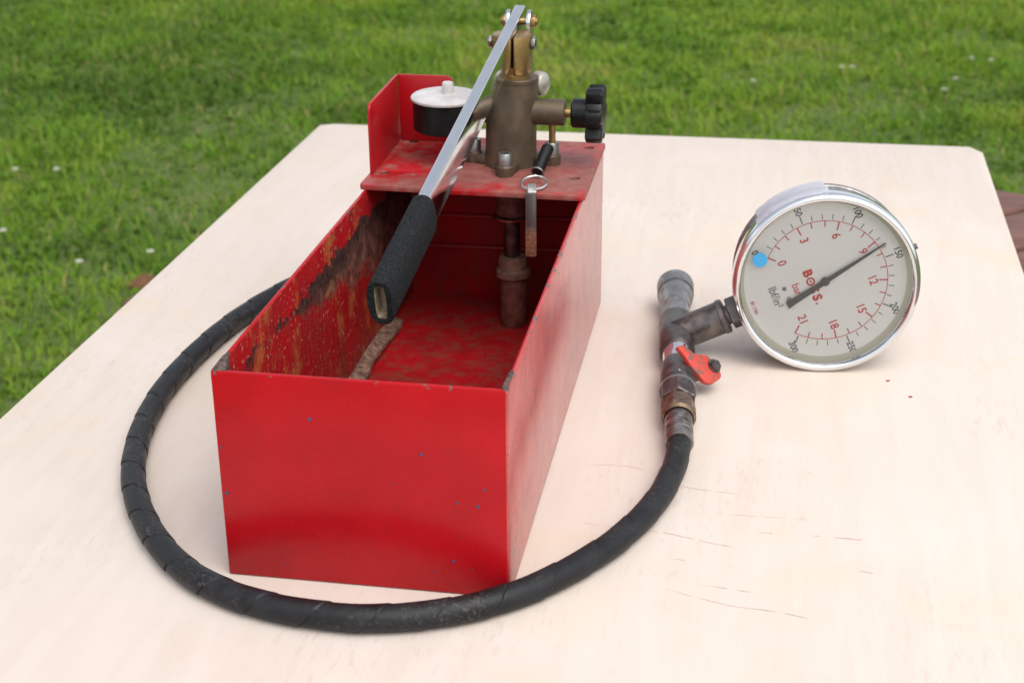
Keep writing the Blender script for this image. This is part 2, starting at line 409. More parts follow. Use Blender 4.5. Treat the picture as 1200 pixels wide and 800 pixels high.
def loft(secs, seg=40, bm=None):
    """stack of ellipses (cx, cy, z, rx, ry)"""
    b = bmesh.new(); rings = [[b.verts.new((cx + rx * math.cos(2 * math.pi * i / seg), cy + ry * math.sin(2 * math.pi * i / seg), z)) for i in range(seg)] for cx, cy, z, rx, ry in secs]
    for a, c in zip(rings, rings[1:]):
        for i in range(seg): b.faces.new((a[i], a[(i + 1) % seg], c[(i + 1) % seg], c[i]))
    b.faces.new(rings[0][::-1]); b.faces.new(rings[-1])
    return join(bm, b)
def text_mesh(txt, size, extr=.00012, off=.02):
    cu_ = bpy.data.curves.new('tmp', 'FONT'); cu_.body = txt; cu_.size = size; cu_.align_x = 'CENTER'; cu_.align_y = 'CENTER'; cu_.extrude = extr; cu_.resolution_u = 4; cu_.offset = size * off
    o = bpy.data.objects.new('tmp', cu_); C.objects.link(o); dg = bpy.context.evaluated_depsgraph_get()
    me = bpy.data.meshes.new_from_object(o.evaluated_get(dg)); bpy.data.objects.remove(o); bpy.data.curves.remove(cu_)
    b = bmesh.new(); b.from_mesh(me); bpy.data.meshes.remove(me); return b

# ================================================================== SETTING: lawn
bm = bmesh.new(); bmesh.ops.create_grid(bm, x_segments=60, y_segments=60, size=60)
bm.transform(Matrix.Translation((0, 30, -TZ)))
tag(obj('ground', bm, M['soil'], smooth=0, origin=(0, 0, -TZ)), kind='structure')

def vnoise(x, y, sc, seed=0):
    """smooth value noise, vectorised"""
    rs = np.random.RandomState(seed); G = rs.rand(64, 64)
    X = x * sc + 100; Y = y * sc + 100; i = np.floor(X).astype(int); j = np.floor(Y).astype(int); fx = X - i; fy = Y - j
    fx = fx * fx * (3 - 2 * fx); fy = fy * fy * (3 - 2 * fy); g = lambda a, b: G[a % 64, b % 64]
    return (g(i, j) * (1 - fx) + g(i + 1, j) * fx) * (1 - fy) + (g(i, j + 1) * (1 - fx) + g(i + 1, j + 1) * fx) * fy
def lawn():
    N = 480000
    d = 1.0 + (np.random.rand(N) ** .66) * 9.5                      # distance from the camera foot
    half = .46 * d + .95
    lat = (np.random.rand(N) * 2 - 1) * half
    x = .305 - .172 * d + .985 * lat; y = -.761 + .985 * d + .172 * lat
    cl = vnoise(x, y, 5.5, 1) * .5 + vnoise(x, y, 13, 2) * .3 + vnoise(x, y, 31, 5) * .2
    lush = vnoise(x, y, 1.7, 3) * .6 + vnoise(x, y, 4.1, 4) * .4
    keep = (np.random.rand(N) < .55 + .9 * cl); x, y, cl, lush = x[keep], y[keep], cl[keep], lush[keep]; N = len(x)
    broad = np.random.rand(N) < .17 + .25 * (lush > .58)
    h = (.017 + .026 * np.clip((cl - .25) * 1.6, 0, 1)) * (.6 + .8 * np.random.rand(N)); h *= np.where(np.random.rand(N) < .03, 1.6, 1)
    wd = np.where(broad, .0075 + .006 * np.random.rand(N), .0026 + .0018 * np.random.rand(N)) * (1 + .12 * np.maximum(0, y - 1))
    an = np.random.rand(N) * 2 * np.pi; lean = h * (.35 + 1.0 * np.random.rand(N)); lean = np.where(broad, lean * 1.1, lean)
    h = np.where(broad, h * .72, h)
    dx, dy = np.cos(an), np.sin(an); px, py = -dy, dx; z0 = np.full(N, -TZ - .004)
    co_ = np.empty((N, 5, 3)); 
    def P(k, f, wf, hf):
        co_[:, k, 0] = x + dx * lean * f + px * wd * wf; co_[:, k, 1] = y + dy * lean * f + py * wd * wf; co_[:, k, 2] = z0 + h * hf
    wb = np.where(broad, .18, .5); wm = np.where(broad, .55, .42)
    P(0, 0, -wb, 0); P(1, 0, wb, 0); P(2, .38, wm, .66); P(3, .38, -wm, .66); P(4, 1, 0, np.where(broad, .78, 1.0))
    tint = .24 + .38 * np.random.rand(N) + .50 * (vnoise(x, y, .9, 8) - .5) + .45 * (vnoise(x, y, 3.0, 9) - .5) + .40 * (vnoise(x, y, 9.0, 19) - .5) + .03 * np.maximum(0, y - 2)
    tint = tint - 1.2 * np.clip(lush - .57, 0, .18); tint = np.where(broad, tint - .15, tint); dry = np.random.rand(N) < .045 + .10 * (vnoise(x, y, 2.3, 12) > .72); tint = np.where(dry & ~broad, .85 + .15 * np.random.rand(N), tint)
    tint = np.clip(tint, 0, 1)
    me = bpy.data.meshes.new('grass'); me.vertices.add(N * 5); me.vertices.foreach_set('co', co_.ravel())
    base = np.arange(N)[:, None] * 5
    loops = np.concatenate([base + np.array([[0, 1, 2, 3]]), base + np.array([[3, 2, 4]])], 1).ravel()
    me.loops.add(N * 7); me.loops.foreach_set('vertex_index', loops.astype(np.int32))
    st = (np.arange(N)[:, None] * 7 + np.array([[0, 4]])).ravel(); me.polygons.add(N * 2)
    me.polygons.foreach_set('loop_start', st.astype(np.int32)); me.update(calc_edges=True)
    a_ = me.attributes.new('tint', 'FLOAT', 'POINT'); a_.data.foreach_set('value', np.repeat(tint, 5).astype(np.float32))
    me.validate(); return me
tag(obj('grass', lawn(), M['grass'], smooth=0, origin=(0, 2, -TZ)), 'short green lawn grass with clover tufts behind the table', 'grass', kind='stuff')

def daisy(x, y, lab):
    t_ = thing('daisy', lab, 'flower', (x, y, -TZ), 'white daisies in the lawn')
    z = -TZ + .040; b = None
    for k in range(11):
        a = 2 * math.pi * k / 11; m_ = Matrix.Translation((x, y, z)) @ Matrix.Rotation(a, 4, 'Z') @ Matrix.Rotation(-.25, 4, 'Y')
        b = prism(rounded([(.002, -.0014), (.0085, -.002), (.0085, .002), (.002, .0014)], .002, 2), -.0004, .0004, m_, b)
    obj('petals', b, M['petal'], t_); obj('flower_centre', lathe([(0, -.001), (.0030, 0), (.002, .0015), (0, .003)], Matrix.Translation((x, y, z)), 12), M['yolk'], t_)
    obj('stem', rod((x, y, -TZ - .002), (x, y, z), .0009, seg=6), M['grass'], t_)
DAISIES = ((-1.5576, 2.7411, 'small white daisy left of the table, left one of a level pair in the lawn'),
           (-1.4555, 2.756, 'small white daisy left of the table, right one of a level pair in the lawn'),
           (-1.3842, 2.3205, 'small white daisy at the far left of the lawn, alone below a level pair'),
           (-1.0076, 2.2443, 'white daisy closest to the left edge of the plywood board'),
           (-1.1352, 2.1647, 'lowest white daisy in the lawn left of the table'),
           (.5226, 4.0552, 'right one of two white daisies side by side beyond the far edge of the board'),
           (.4919, 4.0509, 'left one of two white daisies side by side beyond the far edge of the board'),
           (.8866, 4.2098, 'left one of the two topmost white daisies above the right corner of the board'),
           (.9441, 4.1967, 'white daisy farthest right, one of the two topmost above the corner of the board'),
           (.8173, 3.9573, 'middle white daisy of a loose cluster, under the topmost pair at right'),
           (.2306, 3.846, 'lone white daisy in the lawn between the star knob and the gauge'),
           (.7757, 3.8287, 'lowest white daisy of the loose cluster above the right corner of the board'))
for p in DAISIES: daisy(*p)
def leaf(x, y, s, a):
    b = bmesh.new(); g = []
    for i in range(7):
        q = i / 6; wv = math.sin(math.pi * min(1, q * .95 + .03)) ** .8 * .33
        g.append([b.verts.new((s * (q - .5), s * wv * k, .012 * abs(k) + .01 * math.sin(q * 4))) for k in (-1, 0, 1)])
    for u, v in zip(g, g[1:]):
        for k in (0, 1): b.faces.new((u[k], u[k + 1], v[k + 1], v[k]))
    r_ = bmesh.ops.solidify(b, geom=b.faces[:], thickness=.0008)
    b.transform(Matrix.Translation((x, y, -TZ + .045)) @ Matrix.Rotation(a, 4, 'Z') @ Matrix.Rotation(.3, 4, 'X'))
    return obj('dry_leaf', b, M['dryleaf'], origin=(x, y, -TZ))
for x, y, s, a, lab in ((-.93, 2.03, .07, .4, 'curled brown dry leaf in the grass close to the left edge of the board'), (1.02, 3.62, .08, .9, 'curled brown dry leaf in the grass beyond the clipped right corner of the board'), (-.17, 2.75, .06, 1.1, 'curled brown dry leaf in the grass beyond the far left corner of the board')):
    tag(leaf(x, y, s, a), lab, 'leaf', 'dry leaves in the lawn')

# ================================================================== picnic table under the sheet
pt_ = thing('picnic_table', 'dark brown stained plank picnic table showing beside the plywood sheet', 'table', (.2, .45, -TZ))
poly = [V(p) for p in ((-.2495, .440), (-.2495, .425), (-.2175, .125), (-.10, -.02), (.20, -.12), (.55, -.08), (.80, .26), (.80, .60), (.655, .812), (.50, .876), (.08, .88), (-.2055, .74))]
ang = R(40); pu = V((math.cos(ang), math.sin(ang))); pv = V((-pu.y, pu.x))
def clip(poly_, n, d, sgn):
    out = []
    for i in range(len(poly_)):
        a, b = poly_[i], poly_[(i + 1) % len(poly_)]; da, db = sgn * (a.dot(n) - d), sgn * (b.dot(n) - d)
        if da >= 0: out.append(a)
        if da * db < 0: out.append(a + (b - a) * (da / (da - db)))
    return out
d0 = min(p.dot(pv) for p in poly); d1 = max(p.dot(pv) for p in poly); wpl = .070; k = 0; dd = d0
off0 = (V((.5385, .792)).dot(pv) - d0) % (wpl + .007)
dd = d0 + off0 - (wpl + .007)
while dd < d1:
    q = clip(clip(poly, pv, dd, 1), pv, dd + wpl, -1); dd += wpl + .007
    if len(q) < 3: continue
    b = prism([tuple(p) for p in q], -.052, -.0205)
    bevel(b, .004, 2, 60)
    obj('plank', b, M['bench'], pt_)
for a in (.25, -.25):
    obj('cross_rail', box((-.36, a - .03, -.11), (.36, a + .03, -.0525), mtx=Matrix.Translation((.27, .40, 0)) @ Matrix.Rotation(ang + math.pi / 2, 4, 'Z'), bev=.003), M['bench'], pt_)
    for s in (-1, 1):
        obj('leg', box((s * .30 - .035, a - .045 , -TZ), (s * .30 + .035, a - .0305, -.054) , mtx=Matrix.Translation((.27, .40, 0)) @ Matrix.Rotation(ang + math.pi / 2, 4, 'Z'), bev=.003), M['bench'], pt_)

# ================================================================== plywood sheet
sheet = [(-.245, -.60), (-.2304, .1715), (-.2235, .3919), (-.2085, .920), (-.1929, .9277), (.5132, .9399), (.5246, .9199), (.5249, .5689), (.527, -.60)]
b = prism(sheet, -.018, 0); bevel(b, .0012, 2, 60)
ps = thing('plywood_sheet', 'pale plywood board with clipped far corners laid as a table top', 'board', (.15, .2, -.018))
obj('board', b, [M['ply'], M['plyedge']], ps)
bd = ps.children[0]
for p in bd.data.polygons:
    if abs(p.normal.z) < .5: p.material_index = 1
def scuff(name, pts, wd, mat, label=None):
    pts, L = resample(catmull(pts, 12), .004); b = bmesh.new(); pr = None
    n = len(pts)
    for i, p in enumerate(pts):
        tn = (pts[min(i + 1, n - 1)] - pts[max(0, i - 1)]).normalized(); nn = V((-tn.y, tn.x, 0)); ww = wd * (.35 + .65 * random.random()) * math.sin(math.pi * (i + .4) / (n + .2)) ** .5
        j = V((random.gauss(0, .0002), random.gauss(0, .0002), 0))
        c = [b.verts.new(p + j + nn * ww / 2 + V((0, 0, .0002))), b.verts.new(p + j - nn * ww / 2 + V((0, 0, .0002)))]
        if pr and random.random() > .22: b.faces.new((pr[0], pr[1], c[1], c[0]))
        pr = c
    for v in [v for v in b.verts if not v.link_faces]: b.verts.remove(v)
    return obj(name, b, mat, ps, smooth=0)
for pts, wd, mt in (([(.184, .1652, 0), (.2235, .169, 0), (.2592, .1476, 0), (.3145, .1426, 0)], .0008, 'pinkwood'),
                    ([(.199, .092, 0), (.2208, .0891, 0), (.2527, .0875, 0), (.2901, .0775, 0)], .0009, 'pinkwood'),
                    ([(.258, .0246, 0), (.2931, .0138, 0), (.318, .0113, 0)], .0006, 'pinkwood'),
                    ([(.305, .0128, 0), (.325, .0104, 0), (.339, .0073, 0)], .0008, 'greyscuff'),
                    ([(.2773, .0323, 0), (.292, .0308, 0), (.3072, .0288, 0)], .0005, 'greyscuff'),
                    ([(.3438, .0984, 0), (.350, .0982, 0)], .0022, 'pinkwood'), ([(.352, .0985, 0), (.3726, .0985, 0)], .0024, 'pinkwood'),
                    ([(.284, .080, 0), (.293, .078, 0)], .0012, 'greyscuff'), ([(.26, .058, 0), (.267, .0575, 0)], .0006, 'greyscuff'),
                    ([(.371, .062, 0), (.378, .0605, 0)], .0012, 'greyscuff'), ([(.275, .116, 0), (.32, .117, 0), (.345, .118, 0)], .0004, 'pinkwood'),
                    ([(.31, .097, 0), (.322, .0965, 0)], .0008, 'greyscuff'), ([(.339, .18, 0), (.343, .178, 0)], .0006, 'greyscuff')):
    scuff('scratch', pts, wd * .75, M[mt])
for k, (x, y, a) in enumerate(((.3985, .330, .4), (.4135, .305, .1))):
    o = obj('paint_flake', prism(rounded([(-.0013, -.0004), (.0015, -.0008), (.0012, .0006), (-.0011, .0007)], .0005, 2), .0003, .0009, Matrix.Translation((x, y, 0)) @ Matrix.Rotation(a, 4, 'Z')), M['red'], origin=(x, y, 0))
    tag(o, ('tiny red paint flake lying just right of the pressure gauge' if k == 0 else 'tiny red paint flake on the plywood, farther from the gauge and nearer the camera'), 'paint flake', 'red paint flakes on the plywood')

# ================================================================== hand test pump
pump = thing('hand_pump', 'red steel tank hand pump with a long lever over its open tank', 'pump', (0, 0, 0))
H = .134; TW = .003; LX = .008      # tank height, wall thickness, inward slant of the left wall at the back
W_, L_ = .170, .447
def wallbox(p, q, inn, z0, z1, bev=.0011):
    """upright panel between plan points p, q with thickness towards inn"""
    p, q, n = V(p), V(q), V(inn)
    return prism([tuple(p), tuple(q), tuple(q + n * TW), tuple(p + n * TW)], z0, z1, bev=bev, seg=2)
def subdiv(b, cuts=6):
    bmesh.ops.subdivide_edges(b, edges=[e for e in b.edges if e.calc_length() > .05], cuts=cuts, use_grid_fill=True); return b
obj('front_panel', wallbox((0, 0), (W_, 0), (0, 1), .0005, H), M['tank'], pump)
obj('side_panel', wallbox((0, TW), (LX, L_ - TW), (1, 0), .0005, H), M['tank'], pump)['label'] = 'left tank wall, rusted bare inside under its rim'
obj('side_panel', wallbox((W_, TW), (W_, L_ - TW), (-1, 0), .0005, H), M['tank'], pump)['label'] = 'right tank wall, chipped outside, pale grazing reflection painted in'
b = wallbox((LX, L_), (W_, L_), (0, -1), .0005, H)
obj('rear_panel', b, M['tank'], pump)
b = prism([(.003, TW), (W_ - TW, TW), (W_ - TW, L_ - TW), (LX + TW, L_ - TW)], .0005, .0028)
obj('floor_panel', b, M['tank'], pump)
b = None
for z in (.045, .072, .098): b = tube([(.012 + LX, L_ - .0042, z), (W_ - .006, L_ - .0042, z + .002)], .0022, 8, b)
obj('swage', b, M['tank'], pump)
# folded corner gussets
g = prism([(.0006, .0006), (.0090, .0012), (.0034, .0230), (.0022, .0280), (.0004, .0190)], H - .012, H + .0006, bev=.0005); obj('corner_gusset', g, M['rusttab'], pump)
g = prism([(W_ - .0004, .0000), (W_ - .0040, .0012), (W_ - .0032, .0240), (W_ - .0010, .0250)], H - .010, H + .0016, bev=.0010); obj('corner_gusset', g, M['rusttab'], pump)
# blue chips in the front paint
b = None
for x, z, r in ((.0565, .108, .0011), (.1204, .091, .0010), (.0024, .0856, .0007), (.0036, .0561, .0011), (.1038, .0704, .0005), (.1561, .0711, .0008), (.1402, .0614, .0009), (.152, .0602, .0010), (.1373, .0227, .0010), (.126, .0147, .0006), (.0353, .0104, .0006), (.141, .040, .0004), (.148, .018, .0004), (.11, .03, .0003)):
    pl = [(x + r * (.7 + .5 * random.random()) * math.cos(a * math.pi / 3.5), z + r * (.7 + .5 * random.random()) * math.sin(a * math.pi / 3.5)) for a in range(7)]
    b = prism(pl, -.0001, .0003, Matrix(((1, 0, 0, 0), (0, 0, -1, -.0001), (0, 1, 0, 0), (0, 0, 0, 1))), b)
tag(obj('paint_chips', b, M['bluechip'], pump, smooth=0), kind='stuff')

# lid plate with four holes
holes = [(.0150, .3490), (.1590, .3560), (.1600, .4330), (.0190, .4300)]
out = rounded([(.0035, .3185), (.1712, .3160), (.1712, .4475), (.0075, .4475)], .003)
hl = [[(x + .0046 * math.cos(2 * math.pi * k / 20), y + .0046 * math.sin(2 * math.pi * k / 20)) for k in range(20)] for x, y in holes]
LT = .1385
obj('lid_plate', plate(out, hl, .0032, Matrix.Translation((0, 0, LT - .0021)), .0005), M['lid'], pump)
for x, y in holes: obj('rivet', lathe([(0, LT - .0030), (.0040, LT - .0030), (.0040, LT - .0016), (.0024, LT - .0013), (0, LT - .0015)], Matrix.Translation((x, y, 0)), 16), M['bronze'], pump)
# bent guard plate
def yz(pl, x0, th): return prism(pl, 0, th, Matrix(((0, 0, 1, x0), (1, 0, 0, 0), (0, 1, 0, 0), (0, 0, 0, 1))), bev=.0004)
def arc(cx, cy, r, a0, a1, n=6): return [(cx + r * math.cos(a), cy + r * math.sin(a)) for a in np.linspace(a0, a1, n)]
b = yz([(.342, LT + .0002), (.4335, LT + .0002)] + arc(.4325, .1915, .001, 0, math.pi / 2, 3) + arc(.347, .1875, .005, math.pi / 2, math.pi), .0052, .0022)
b = prism([(.0076, LT + .0002), (.0515, LT + .0002)] + arc(.0465, .1875, .005, 0, math.pi / 2) + [(.0076, .1925)], 0, .0022, Matrix(((1, 0, 0, 0), (0, 0, -1, .4334), (0, 1, 0, 0), (0, 0, 0, 1))), b, bev=.0004)
obj('guard_plate', b, M['red'], pump)

# pump body
PX, PY = .1056, .3865
def S_(z, l, r, ry): return ((l + r) / 2, PY, z, (r - l) / 2, ry)
body = loft([S_(LT, .0845, .1262, .0205), S_(LT + .006, .0850, .1258, .0200), S_(LT + .010, .0860, .1252, .0193), S_(.160, .0863, .1252, .0192), S_(.176, .0870, .1254, .0190), S_(.184, .0890, .1258, .0180), S_(.192, .0925, .1262, .0168), S_(.198, .0948, .1266, .0160), S_(.2030, .0952, .1266, .0157), S_(.2034, .0947, .1271, .0162), S_(.2058, .0947, .1271, .0162), S_(.2064, .0953, .1265, .0156), S_(.2064, .0970, .1250, .0140)], 48)
pb = obj('pump_body', body, M['bronze'], pump, smooth=30)
# lugs with socket screws
for dx, dy in ((.0006, -.0315), (-.0290, .0010), (.0315, .0012), (.002, .0310)):
    x, y = PX + dx, PY + dy
    b = lathe([(0, LT + .0001), (.0068, LT + .0001), (.0068, LT + .0072), (.0060, LT + .0080), (0, LT + .0080)], Matrix.Translation((x, y, 0)), 20)
    cx, cy = PX + dx * .62, PY + dy * .62; ln = V((dx, dy, 0)).normalized(); pp = V((-ln.y, ln.x, 0)) * .0060
    pl = [V((x, y, 0)) + pp, V((x, y, 0)) - pp, V((cx, cy, 0)) - pp * 1.6, V((cx, cy, 0)) + pp * 1.6]
    b = prism([(p.x, p.y) for p in pl], LT + .0002, LT + .0068, None, b, bev=.001)
    obj('lug', b, M['bronze'], pump)
    hd = lathe([(.0054, LT + .0080), (.0054, LT + .0165), (.0048, LT + .0175), (.0030, LT + .0175), (.0028, LT + .0120), (0, LT + .0120)], Matrix.Translation((x, y, 0)), 20)
    obj('socket_screw', hd, M['steel'], pump)
# slotted brass plunger
QX = .1070
b = lathe([(0, .2000), (.0136, .2000), (.0136, .2095), (.0130, .2100), (0, .2100)], Matrix.Translation((QX, PY, 0)), 32)
rp, hs_ = .0148, .0047
for s in (-1, 1):
    hs_ = .0035 if s > 0 else .0056
    a0 = math.acos(hs_ / rp); pl = [(s * rp * math.cos(a), rp * math.sin(a)) for a in np.linspace(-a0, a0, 18)]
    b = prism(pl, .2098, .2385, Matrix.Translation((QX, PY, 0)), b, bev=.0008)
b = prism([(PY - .0128, .2098), (PY + .0128, .2098), (PY + .0128, .2218), (PY - .0128, .2154)], -.0058, .0037, Matrix(((0, 0, 1, QX), (1, 0, 0, 0), (0, 1, 0, 0), (0, 0, 0, 1))), b)
obj('plunger', b, M['brass'], pump)
pz = .2320
b = rod((QX - .0180, PY, pz), (QX + .0180, PY, pz), .0032)
for s in (-1, 1):
    b = hexnut(.0050, .0032, frame((s, 0, 0), loc=(QX + s * .0148, PY, pz)), b)
obj('plunger_pin', b, M['steel'], pump)
# lever
l0, l1 = V((.10793, .4185, .2527)), V((.0880, .0432, .1731))     # top-face centre line, pivot end to grip end
dl = (l1 - l0).normalized(); sx = dl.cross(V((0, 0, 1))).normalized(); su = sx.cross(dl).normalized()
if su.z < 0: su = -su
LL = (l1 - l0).length
ML = Matrix(((sx.x, su.x, dl.x, l0.x), (sx.y, su.y, dl.y, l0.y), (sx.z, su.z, dl.z, l0.z), (0, 0, 0, 1)))
if ML.determinant() < 0: sx = -sx; ML = Matrix(((sx.x, su.x, dl.x, l0.x), (sx.y, su.y, dl.y, l0.y), (sx.z, su.z, dl.z, l0.z), (0, 0, 0, 1)))
def rrect(w2, h0, h1, rad, n=4): return rounded([(-w2, h0), (w2, h0), (w2, h1), (-w2, h1)], rad, n)
b = bmesh.new()                                                    # hollow bar: outer and inner tube joined at the open end
def ringof(pl, z): return [b.verts.new((p[0], p[1], z)) for p in pl]
o0 = ringof(rrect(.0040, -.0240, 0, .0010), 0); o1 = ringof(rrect(.0040, -.0240, 0, .0010), LL - .0012)
i1 = ringof(rrect(.0029, -.0226, -.0014, .0006), LL - .0012); i0 = ringof(rrect(.0029, -.0226, -.0014, .0006), LL - .012)
for a, c in ((o0, o1), (o1, i1), (i1, i0)):
    for k in range(len(a)): b.faces.new((a[k], a[(k + 1) % len(a)], c[(k + 1) % len(a)], c[k]))
b.faces.new(o0[::-1]); b.faces.new(i0)
for f in b.faces:
    if f.calc_center_median().z > LL - .0125 and abs(f.normal.z) > -1 and all(v.co.z > LL - .013 for v in f.verts): f.material_index = 1
b.transform(ML)
M['cut'] = simple('raw_bar_end', (.46, .38, .26), (.20, .16, .10), .5, .2, scale=190)
lv = obj('lever', b, [M['chrome'], M['cut']], pump, smooth=40)
b = bmesh.new(); gl = .098
prof = [(.0005, .0), (.0029, .0), (.0040, .0012), (.0042, .004), (.0042, gl * .5), (.0042, gl - .005), (.0042, gl - .0015), (.0032, gl), (.0004, gl), (-.0010, gl - .0004), (-.0011, gl - .0011)]
def super_(a, b_, ex, n=44):
    q = [2 * math.pi * (k + .5) / n for k in range(n)]
    return [(a * math.copysign(abs(math.cos(x)) ** (2 / ex), math.cos(x)), -.0120 + b_ * math.copysign(abs(math.sin(x)) ** (2 / ex), math.sin(x))) for x in q]
rings = [ringof(super_(.0044 + e * .9, .0120 + e * .75, 2.7 if e > .002 else 4.5), LL - gl + z) for e, z in prof]
for a, c in zip(rings, rings[1:]):
    for k in range(len(a)): b.faces.new((a[k], a[(k + 1) % len(a)], c[(k + 1) % len(a)], c[k]))
b.transform(ML); obj('grip', b, M['foam'], lv, smooth=50)
# link plates behind the plunger
px, pyy = QX + .0015, PY + .0240
for s in (-1, 1):
    n = 12; r_ = .0085; zt, zb_ = .2425, .1920
    pl = [(r_ * math.cos(a), zt + r_ * math.sin(a)) for a in np.linspace(0, math.pi, n)] + [(r_ * math.cos(a), zb_ + r_ * math.sin(a)) for a in np.linspace(math.pi, 2 * math.pi, n)]
    mt = Matrix(((0, 0, 1, px + s * .0080), (1, 0, 0, pyy), (0, 1, 0, 0), (0, 0, 0, 1)))
    obj('link_plate', prism(pl, -.0016, .0016, mt, bev=.0005), M['zinc'], pump)
b = rod((px - .0140, pyy, .2425), (px + .0145, pyy, .2425), .0030)
b = hexnut(.0052, .0030, frame((1, 0, 0), loc=(px + .0098, pyy, .2425)), b); b = hexnut(.0052, .0028, frame((-1, 0, 0), loc=(px - .0098, pyy, .2425)), b)
obj('link_bolt', b, M['brass'], pump)
b = rod((px - .0115, pyy, .1920), (px + .0115, pyy, .1920), .0032)
b = box((px - .0056, PY + .012, .185), (px + .0056, pyy + .005, .199), b, bev=.0015)
obj('fulcrum_lug', b, M['bronze'], pump)
# release valve and star knob
vz = .1796
b = rod((.118, PY, vz), (.1475, PY, vz), .0100, bev=.0008)
rv = obj('release_valve', b, M['bronze'], pump)
obj('valve_stem', rod((.146, PY, vz), (.1545, PY, vz), .0036), M['brass'], rv)
kb = rod((.1525, PY, vz), (.1650, PY, vz), .0112, bev=.0012, seg=32)
st = []
for k in range(84):
    a = 2 * math.pi * k / 84; c_ = math.cos(6 * a + .5); st.append(((.0188 + .0034 * (1 if c_ > .35 else (-1 if c_ < -.5 else (c_ + .075) / .425))) * math.cos(a), (.0188 + .0034 * (1 if c_ > .35 else (-1 if c_ < -.5 else (c_ + .075) / .425))) * math.sin(a)))
kb = prism(st, 0, .0130, frame((1, 0, 0), loc=(.1640, PY, vz)), kb)
bevel(kb, .0022, 3, 70)
kb = lathe([(.0100, .0128), (.0060, .0138), (0, .0140)], frame((1, 0, 0), loc=(.1640, PY, vz)), 24, kb)
obj('star_knob', kb, M['black'], rv)
obj('bleed_rod', rod((.1375, PY, LT + .008), (.1375, PY, vz - .008), .0026), M['brass'], pump)
obj('end_cap', lathe([(0, 0), (.0080, 0), (.0092, .001), (.0092, .006), (.0082, .0085), (.005, .0105), (0, .0112)], frame((.9, -.35, 0), loc=(.1225, PY + .012, .1985)), 28), simple('dull_silver', (.52, .50, .42), (.40, .38, .32), .42, .7), pump)
# round black gauge pot with a white cover
tx, ty = .0556, .385
gp_ = obj('gauge_pot', lathe([(0, .1640), (.0235, .1640), (.0250, .1652), (.0252, .1868), (.0256, .1872), (0, .1873)], Matrix.Translation((tx, ty, 0)), 56), M['black'], pump)
obj('cover', lathe([(0, .1874), (.0262, .1874), (.0265, .1880), (.0264, .1892), (.0255, .1902), (.0215, .1912), (.0140, .1917), (0, .1919)], Matrix.Translation((tx, ty, 0)), 56), M['white'], gp_)
obj('cover_knob', lathe([(0, .1918), (.0046, .1918), (.0044, .1992), (.0038, .2002), (0, .2004)], Matrix.Translation((tx + .002, ty, 0)), 18), M['white'], gp_)
obj('pot_stem', rod((tx + .022, ty, .1745), (.0900, PY, .1745), .0048), M['black'], gp_)
b = hexnut(.0058, .008, frame((1, 0, 0), loc=(.0775, PY, .1745))); obj('stem_nut', b, M['black'], gp_)
# suction pipe and strainer in the tank
sx_, sy_ = .1055, .388
b = rod((sx_, sy_, .0960), (sx_, sy_, .1338), .0125); sp_ = obj('suction_socket', b, M['filter'], pump)
obj('washer', lathe([(.004, .0945), (.0155, .0945), (.0155, .0957), (.004, .0957)], Matrix.Translation((sx_, sy_, 0)), 28, closed=True), M['zinc'], sp_)
obj('suction_pipe', rod((sx_, sy_, .060), (sx_, sy_, .0944), .0066), M['dark'], pump)
b = lathe([(0, .0440), (.0115, .0440), (.0138, .0455), (.0138, .0500), (.0118, .0520), (.0112, .0600), (.0095, .0620), (0, .0620)], Matrix.Translation((sx_ + .0008, sy_, 0)), 28); obj('pipe_collar', b, M['tan'], pump)
obj('strainer', lathe([(0, .0032), (.0098, .0032), (.0108, .006), (.0108, .0370), (.0096, .0435), (0, .0438)], Matrix.Translation((sx_ + .0012, sy_, 0)), 28), M['filter'], pump)
# black coil spring by the right lug
b = None; p0, p1 = V((.1366, .3720, .1565)), V((.1318, .3500, .1440)); ax_ = (p1 - p0)
u_ = ax_.orthogonal().normalized(); v_ = ax_.normalized().cross(u_); n = 300
hel = [p0 + ax_ * (k / n) + (u_ * math.cos(2 * math.pi * 17 * k / n) + v_ * math.sin(2 * math.pi * 17 * k / n)) * .0036 for k in range(n + 1)]
b = tube(hel, .0010, 6); b = rod(p0, p1, .0029, b, 16)
obj('coil_spring', b, M['black'], pump)
b = tube([p1 + (u_ * math.cos(a) + v_ * math.sin(a)) * .0045 for a in np.linspace(0, 2 * math.pi, 24, endpoint=False)], .0007, 6, closed=True); obj('spring_end', b, M['steel'], pump)

# ring and flat bar hung from the spring
tg = thing('tag_bar', 'rusty flat steel bar on a split ring hanging over the front of the lid', 'tag', (.1325, .3175, .0900))
rc_, ra = V((.1326, .3290, .1420)), .0092
ru, rvv = V((1, .12, 0)).normalized(), V((0, .86, .20)).normalized()
b = tube([rc_ + ru * math.cos(a) * ra + rvv * math.sin(a) * ra + V((0, 0, .0006 * math.sin(a / 2))) for a in np.linspace(0, 2 * math.pi, 40, endpoint=False)], .00085, 8, closed=True)
obj('split_ring', b, M['zinc'], tg)
t = NT('tag_steel'); z_ = t.n('ShaderNodeSeparateXYZ'); t.L(t.coord(), z_.inputs[0])
f_ = t.ramp(t.math('ADD', z_.outputs[2], t.math('MULTIPLY', t.math('SUBTRACT', t.noise(120, 5), .5), .03)), .026, .016)
t.set('Base Color', t.mix(f_, (.16, .14, .13), t.mix(t.ramp(t.noise(500, 4), .4, .7), (.16, .055, .03), (.30, .13, .06)))); t.set('Metallic', t.mixf(f_, .8, .1)); t.set('Roughness', t.mixf(f_, .42, .8)); t.bump(t.noise(400, 4), .2, .0006)
bar = prism(rounded([(-.0040, -.0505), (.0040, -.0505), (.0040, -.002), (-.0040, -.002)], .0012, 3), -.0012, .0012, frame((.1, -.99, .03), loc=(.1328, .3128, .1420)), bev=.0004)
